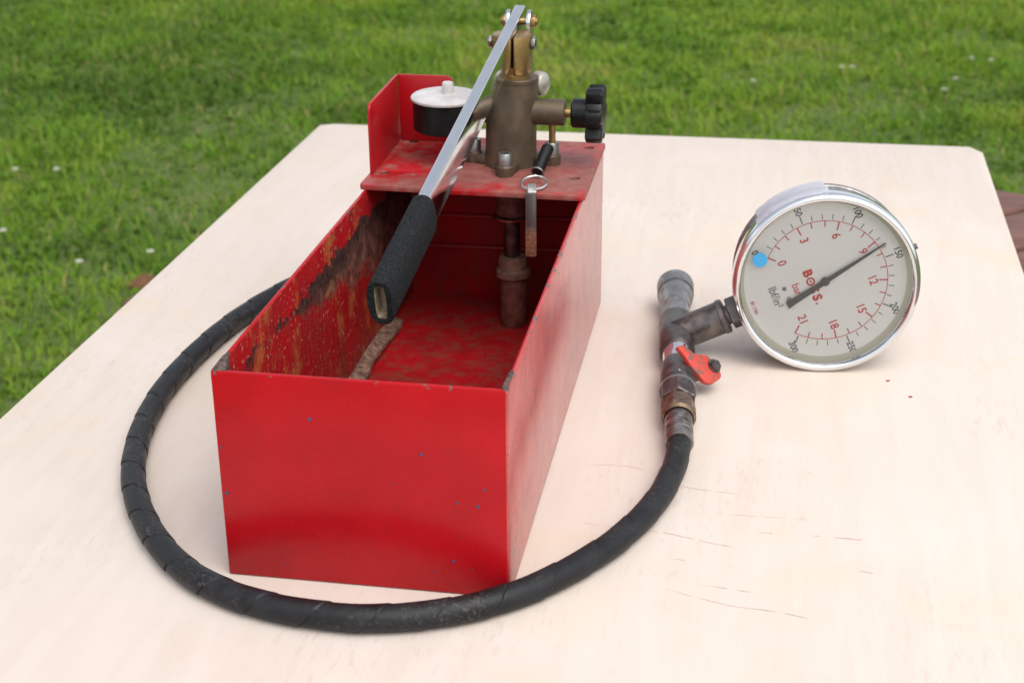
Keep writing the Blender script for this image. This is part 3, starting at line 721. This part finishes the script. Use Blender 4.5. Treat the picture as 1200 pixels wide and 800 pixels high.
obj('flat_bar', bar, t.m, tg)
b = prism(rounded([(-.0034, -.004), (.0034, -.004), (.0030, .0050), (-.0030, .0050)], .0012, 3), -.0010, .0010, frame((.1, -.5, .86), loc=(.1328, .3165, .1415)), bev=.0003)
obj('eye_loop', b, M['steel'], tg)

# loose brown strip in the tank
b = bmesh.new(); g = []
cl_ = catmull([(.0105, .225, .007), (.0108, .265, .0088), (.0112, .310, .0100), (.0116, .340, .0085), (.0122, .375, .0060)], 9)
for i, p in enumerate(cl_):
    wv = .0060 + .0026 * mnoise.noise(p * 38); g.append([b.verts.new(p + V((wv * a, 0, 0.0034 * hh + .0014 * mnoise.noise(p * 120 + V((a, hh, 0)))))) for a, hh in ((-1, 1.0), (-.9, 1.9), (0, .75), (.95, .10), (1, -.7))])
for a, c in zip(g, g[1:]):
    for k in range(5): b.faces.new((a[k], a[(k + 1) % 5], c[(k + 1) % 5], c[k]))
b.faces.new(g[0][::-1]); b.faces.new(g[-1])
tag(obj('wood_strip', b, M['debris'], smooth=60, origin=(.02, .3, .003)), 'rough brown sliver lying on the tank floor along its left wall', 'debris')

# ================================================================== hose
hp = [(.100, .452, .150), (.100, .4700, .120), (.088, .4760, .070), (.058, .4860, .026), (.015, .4935, .0095), (-.030, .4830, .0084), (-.070, .4560, .0084), (-.0967, .4059, .0084), (-.1171, .3294, .0084), (-.1246, .2421, .0084), (-.1190, .1722, .0084), (-.1038, .1111, .0084), (-.0833, .0647, .0084), (-.0553, .0225, .0084), (-.0246, -.0098, .0084), (.0066, -.0298, .0084),
      (.0409, -.0412, .0084), (.0769, -.0449, .0084), (.1057, -.0421, .0084), (.1420, -.0295, .0084), (.1727, -.0089, .0084), (.1983, .0188, .0084), (.2240, .0584, .0084), (.2431, .1059, .0084), (.2520, .1510, .0088), (.2538, .1860, .0105), (.2525, .2010, .0112)]
hpts, hl_ = resample(catmull(hp, 14), .0008)
step = hl_ / (len(hpts) - 1); pitch = .0345
def hose_r(i, a):
    q = (i * step / pitch + a / (2 * math.pi) + .12 * math.sin(i * step * 9)) % 1
    r = .00785 + .00052 * q
    if q < .03: r -= .0005 * (1 - abs(q - .015) / .015)
    return r
hose = thing('rubber_hose', 'black spiral wrapped rubber hose curling around the red tank', 'hose', (.08, -.045, 0))
obj('hose', tube(hpts, hose_r, 44), M['hose'], hose, smooth=22)
ax0, ax1 = V((.2538, .1860, .0110)), V((.2285, .4813, .0185)); axd = (ax1 - ax0).normalized()
def A(s): return ax0 + axd * s
def FA(s): return frame(axd, loc=A(s))
pr = [(.0090, -.001)]
for k in range(3): pr += [(.0098, .001 + k * .012), (.0098, .010 + k * .012), (.0091, .0115 + k * .012)]
pr += [(.0096, .038), (.0096, .046), (0, .046)]
fe = obj('ferrule', lathe([(.0078, -.001)] + pr, FA(0), 32), M['crimp'], hose, smooth=25)
b = hexnut(.0128, .0190, FA(.0385), ph=.2); b = lathe([(.0105, -.003), (.0122, 0), (.0122, .003), (.0105, .004)], FA(.0375), 28, b)
obj('union_nut', b, M['union'], hose, smooth=25)
obj('pump_end_nut', hexnut(.0100, .014, frame((0, -.35, .94), loc=(.100, .4530, .147)), ph=.1), M['dark'], hose)
obj('pump_end_elbow', tube(catmull([(.100, .4500, .156), (.1005, .440, .170), (.102, .424, .176), (.104, .400, .176)], 6), .0062, 16), M['black'], hose)

# ================================================================== shut-off valve and tee
tee = thing('valve_tee', 'dark steel tee with shut-off valve lying on the board between hose and gauge', 'pipe fitting', (.24, .33, 0))
vb = obj('valve_body', lathe([(0, .073), (.0112, .073), (.0128, .076), (.0128, .110), (.0118, .116), (0, .116)], FA(0), 36), M['dark'], tee, smooth=30)
obj('valve_nut', hexnut(.0134, .0175, FA(.0580), ph=.5), M['dark'], vb, smooth=25)
obj('valve_ring', lathe([(.0110, .0), (.0136, .0006), (.0138, .0022), (.0110, .003)], FA(.0758), 36), M['steel'], vb)
obj('chrome_neck', lathe([(0, .114), (.0108, .114), (.0108, .1345), (.0118, .137), (.0118, .140), (0, .140)], FA(0), 32), M['chrome'], tee)
b = rod(A(.086) + V((0, 0, .0113)), A(.086) + V((.001, 0, .0132)), .0016, seg=12); obj('grub_screw', b, M['steel'], vb)
# gauge frame
gn = V((.0917, -.9924, .0815)).normalized(); GP = V((.3490, .3425, .0689)); GR = .0689
rr_ = (cr - gn * cr.dot(gn)).normalized(); uu_ = gn.cross(rr_)
ga = R(24); du = (rr_ * math.cos(ga) + uu_ * math.sin(ga)).normalized(); dr = (rr_ * math.sin(ga) - uu_ * math.cos(ga)).normalized()
MG = Matrix(((dr.x, du.x, gn.x, GP.x), (dr.y, du.y, gn.y, GP.y), (dr.z, du.z, gn.z, GP.z), (0, 0, 0, 1)))
dep = .024; O_ = GP - gn * dep
T_ = V((.2396, .3530, .0168))
bd_ = (O_ - T_).normalized()
sT = (T_ - ax0).dot(axd)
b = lathe([(0, sT - .031), (.0125, sT - .031), (.0136, sT - .029), (.0136, sT + .026), (.0125, sT + .028), (0, sT + .028)], FA(0), 36)
te = obj('tee_body', b, M['dark'], tee)
b = lathe([(0, 0), (.0126, 0), (.0128, .036), (.0136, .0365), (.0136, .0400), (.0124, .0410), (0, .0410)], frame(bd_, loc=T_), 36); obj('tee_branch', b, M['dark'], te)
obj('bush', hexnut(.0122, .0240, FA(sT + .0275), ph=.15), M['steel'], tee, smooth=25)
s2 = sT + .0512
cp = lathe([(.0085, s2), (.0112, s2 + .001), (.0112, s2 + .012), (.0138, s2 + .020), (.0142, s2 + .036), (.0150, s2 + .038), (.0152, s2 + .046), (.0140, s2 + .0485), (.0118, s2 + .0485), (.0112, s2 + .046), (.0090, s2 + .044), (0, s2 + .044)], FA(0), 40)
obj('quick_coupling', cp, M['steel'], tee, smooth=35)
obj('coupling_ring', lathe([(.0135, .0), (.0147, .0006), (.0147, .0034), (.0135, .004)], FA(s2 + .0275), 40), M['dark'], tee)
# red lever of the valve
N_ = V((.2735, .2961, .0215)); nn = V((.62, -.35, .70)).normalized()
obj('valve_stem', rod(A(.100), N_ - nn * .0098, .0064), M['dark'], vb)
pl3 = [V(p) for p in ((.2443, .2872, .0377), (.2485, .2929, .0368), (.2571, .2936, .0295), (.2662, .3016, .0255), (.2769, .2975, .0140), (.2772, .2935, .0117), (.2715, .2830, .0115), (.2661, .2790, .0143), (.2562, .2820, .0245), (.2501, .2859, .0319))]
cen = sum(pl3, V()) / len(pl3); MF = frame(nn, loc=cen); MI = MF.inverted()
pl2 = [(MI @ p).to_2d() for p in pl3]
obj('valve_lever', prism(rounded([tuple(p) for p in pl2], .0025, 3), -.0046, -.0008, MF, bev=.0009), M['redlever'], tee)
b = hexnut(.0046, .0030, frame(nn, loc=N_ - nn * .0042)); b = rod(N_ - nn * .002, N_ - nn * .0002, .0030, b); b = lathe([(.003, 0), (.0056, 0), (.0056, .0010), (.003, .0012)], frame(nn, loc=N_ - nn * .0046), 24, b)
obj('lever_nut', b, M['dark'], tee)

# ================================================================== pressure gauge
ga_ = thing('pressure_gauge', 'large round chrome rimmed pressure gauge standing on its rim', 'gauge', (GP.x, GP.y + .01, 0))
def GL(prof, seg=96, closed=False): return lathe(prof, MG, seg, closed=closed)
obj('bezel', GL([(.0655, -.0175), (.0675, -.0172), (GR - .0002, -.0155), (GR, -.0140), (GR, -.0040), (GR - .0006, -.0018), (GR - .0020, -.0004), (GR - .0036, 0), (GR - .0052, -.0006), (GR - .0058, -.0020), (GR - .0058, -.0062), (.0655, -.0064)], closed=True), M['chrome'], ga_, smooth=50)
obj('case', GL([(0, -.0130), (.0648, -.0130), (.0652, -.0176), (.0652, -.0400), (.0664, -.0410), (.0668, -.0425), (.0664, -.0440), (.0640, -.0455), (0, -.0460)]), M['steel'], ga_, smooth=40)
obj('glass', GL([(0, -.0045), (.0634, -.0045), (.0634, -.0060), (0, -.0060)]), M['glass'], ga_)
obj('inner_rim', GL([(.0631, -.0064), (.0636, -.0064), (.0636, -.0122), (.0600, -.0122), (.0606, -.0116), (.0618, -.0105)], closed=True), M['cream'], ga_)
dial = obj('dial', GL([(0, -.0122), (.0634, -.0122), (.0634, -.0128), (0, -.0128)]), M['dial'], ga_)
ZD = -.0120
def at_(deg, r): return (r * math.cos(R(deg)), r * math.sin(R(deg)))
def th_(f): return 225 - 270 * f
def tick(f, r0, r1, w2, b):
    a = R(th_(f)); c, s = math.cos(a), math.sin(a); pl = [(r0 * c - w2 * s, r0 * s + w2 * c), (r1 * c - w2 * s, r1 * s + w2 * c), (r1 * c + w2 * s, r1 * s - w2 * c), (r0 * c + w2 * s, r0 * s - w2 * c)]
    return prism(pl, ZD - .0001, ZD + .00008, MG, b)
b = None
for k in range(31): b = tick(k / 30, .0472, .0512 + (.0022 if k % 5 == 0 else 0), .00028 if k % 5 else .0004, b)
obj('black_tick_marks', b, M['ink'], dial, smooth=0)
b = None; fb = 300 / 14.5038
for k in range(22):
    if k / fb > 1.02: continue
    b = tick(k / fb, .0462 - (.0066 if k % 3 == 0 else .0046), .0462, .00050 if k % 3 == 0 else .0004, b)
n = 90; f1 = 21 / fb
ring = [at_(th_(f1 * i / n), .0464) for i in range(n + 1)] + [at_(th_(f1 * i / n), .0459) for i in range(n, -1, -1)]
for i in range(n): b = prism([ring[i], ring[i + 1], ring[2 * n - i], ring[2 * n + 1 - i]], ZD - .0001, ZD + .00006, MG, b)
obj('red_tick_marks', b, M['inkred'], dial, smooth=0)
def put(txt, x, y, size, mat, name='numeral', sxy=(.86, 1)):
    b = text_mesh(txt, size, .00008, .016 if name == 'numeral' else .004)
    b.transform(MG @ Matrix.Translation((x, y, ZD)) @ Matrix.Diagonal((*sxy, 1, 1)))
    return obj(name, b, mat, dial, smooth=0)
for k in range(7):
    x, y = at_(th_(k / 6), .0568); put(str(50 * k), x, y, .0072, M['ink'])
for k in range(8):
    x, y = at_(th_(3 * k / fb), .0350 if k < 7 else .0345); put(str(3 * k), x, y, .0090, M['inkred'])
# maker's word: bold letters, the O a ring with a dot
def bold(txt, x, y, size):
    b = None
    for ddx, ddy in ((-.00035, 0), (.00035, 0), (0, .00035), (0, -.00035)):
        q = text_mesh(txt, size, .00008); q.transform(MG @ Matrix.Translation((x + ddx, y + ddy, ZD + ddx * .02 + ddy * .01))); b = join(b, q)
    obj('lettering', b, M['inkred'], dial, smooth=0)
bold('B', -.0102, -.0100, .0092); bold('S', .0040, -.0100, .0092); bold('S', .0102, -.0100, .0092)
b = lathe([(.0020, -.0001), (.0033, -.0001), (.0033, .00008), (.0020, .00008)], MG @ Matrix.Translation((-.0033, -.0100, ZD)), 28, closed=True)
b = lathe([(0, -.0001), (.0009, -.0001), (.0009, .00008), (0, .00008)], MG @ Matrix.Translation((-.0033, -.0100, ZD)), 16, b); obj('lettering', b, M['inkred'], dial, smooth=0)
put('®', .0146, -.0120, .0030, M['inkred'], 'lettering'); put('bar', -.0016, -.0215, .0082, M['inkred'], 'lettering')
put('lbf/in²', -.0016, -.0385, .0088, M['ink'], 'lettering'); put('BS 1780', 0, -.0560, .0038, M['inkred'], 'lettering')
for x, y in ((-.0054, -.0300), (.0030, -.0297)):
    sc = obj('dial_screw', lathe([(0, ZD - .0001), (.0017, ZD - .0001), (.0015, ZD + .0006), (.0006, ZD + .0008), (0, ZD + .0004)], MG @ Matrix.Translation((x, y, 0)), 16), M['steel'], dial)
# pointer
ap = R(102); c, s = math.cos(ap), math.sin(ap); MP = MG @ Matrix(((c, -s, 0, 0), (s, c, 0, 0), (0, 0, 1, 0), (0, 0, 0, 1)))
b = prism([(.0520, -.0005), (.0520, .0005), (.0030, .0018), (-.0280, .0025), (-.0325, .0031), (-.0335, -.0029), (-.0290, -.0025), (.0030, -.0018)], -.0096, -.0090, MP)
b = lathe([(0, -.0105), (.0032, -.0105), (.0034, -.0090), (.0030, -.0078), (0, -.0076)], MG, 28, b); b = rod(MG @ V((0, 0, -.0122)), MG @ V((0, 0, -.009)), .0014, b, 12)
obj('pointer', b, M['needle'], ga_)
x, y = at_(th_(0) + 2.0, .0523)
obj('blue_dot', lathe([(0, -.0046), (.0055, -.0046), (.0055, -.0042), (0, -.0042)], MG @ Matrix.Translation((x, y, 0)), 32), M['bluedot'], ga_)
# paper tape stuck over the rim
b = bmesh.new(); g = []; nT = 26
for i in range(nT + 1):
    a = R(24 - 90) * 0 + R(90 - 24 + 0)                            # image angle -> dial angle is +66 degrees
    im = 140 - (140 - 92) * i / nT; a = R(im + 66); row = []
    ed_ = .0006 * mnoise.noise(V((i * .5, 1, 0)))
    pf = [(GR + .0002, -.0028 + ed_), (GR + .0009, -.0100), (GR + .0009, -.0155), (.0672, -.0200), (.0664, -.0300), (.0672, -.0390), (.0682, -.0425)]
    lift = .0012 * max(0, (i - 20) / 6) ** 2
    for r_, z_ in pf: row.append(b.verts.new(MG @ V(((r_ + lift + .0002 * mnoise.noise(V((i * .4, z_ * 300, 3)))) * math.cos(a), (r_ + lift) * math.sin(a), z_))))
    g.append(row)
for u, v in zip(g, g[1:]):
    for k in range(len(u) - 1): b.faces.new((u[k], u[k + 1], v[k + 1], v[k]))
bmesh.ops.solidify(b, geom=b.faces[:], thickness=.00025)
obj('paper_label', b, M['paper'], ga_, smooth=60)
a = R(24 + 66); p = MG @ V((GR * math.cos(a), GR * math.sin(a), -.010)); q = MG @ V(((GR + .0022) * math.cos(a), (GR + .0022) * math.sin(a), -.010)); obj('rim_screw', rod(p, q, .0022, seg=16), M['dark'], ga_)
a = R(148 + 66); p = MG @ V((.0652 * math.cos(a), .0652 * math.sin(a), -.026)); q = MG @ V(((.0675) * math.cos(a), (.0675) * math.sin(a), -.026)); obj('case_screw', rod(p, q, .0022, seg=16), M['dark'], ga_)
# threaded stem from the case to the tee
dist = (O_ - T_).length
FB = lambda s: frame(bd_, loc=T_ + bd_ * s)
b = rod(T_ + bd_ * .040, T_ + bd_ * (dist - .060), .0075)
sm_ = obj('stem', b, M['dark'], ga_)
obj('lock_nut', hexnut(.0124, .0090, FB(.0435), ph=.2), M['dark'], sm_, smooth=25)
obj('thread', lathe([(.0080, .0525), (.0096, .0528), (.0096, .0545), (.0080, .0548)], FB(0), 28), M['zinc'], sm_)
obj('stem_hex', hexnut(.0122, dist - .063 - .0555, FB(.0555), ph=.2), M['dark'], sm_, smooth=25)
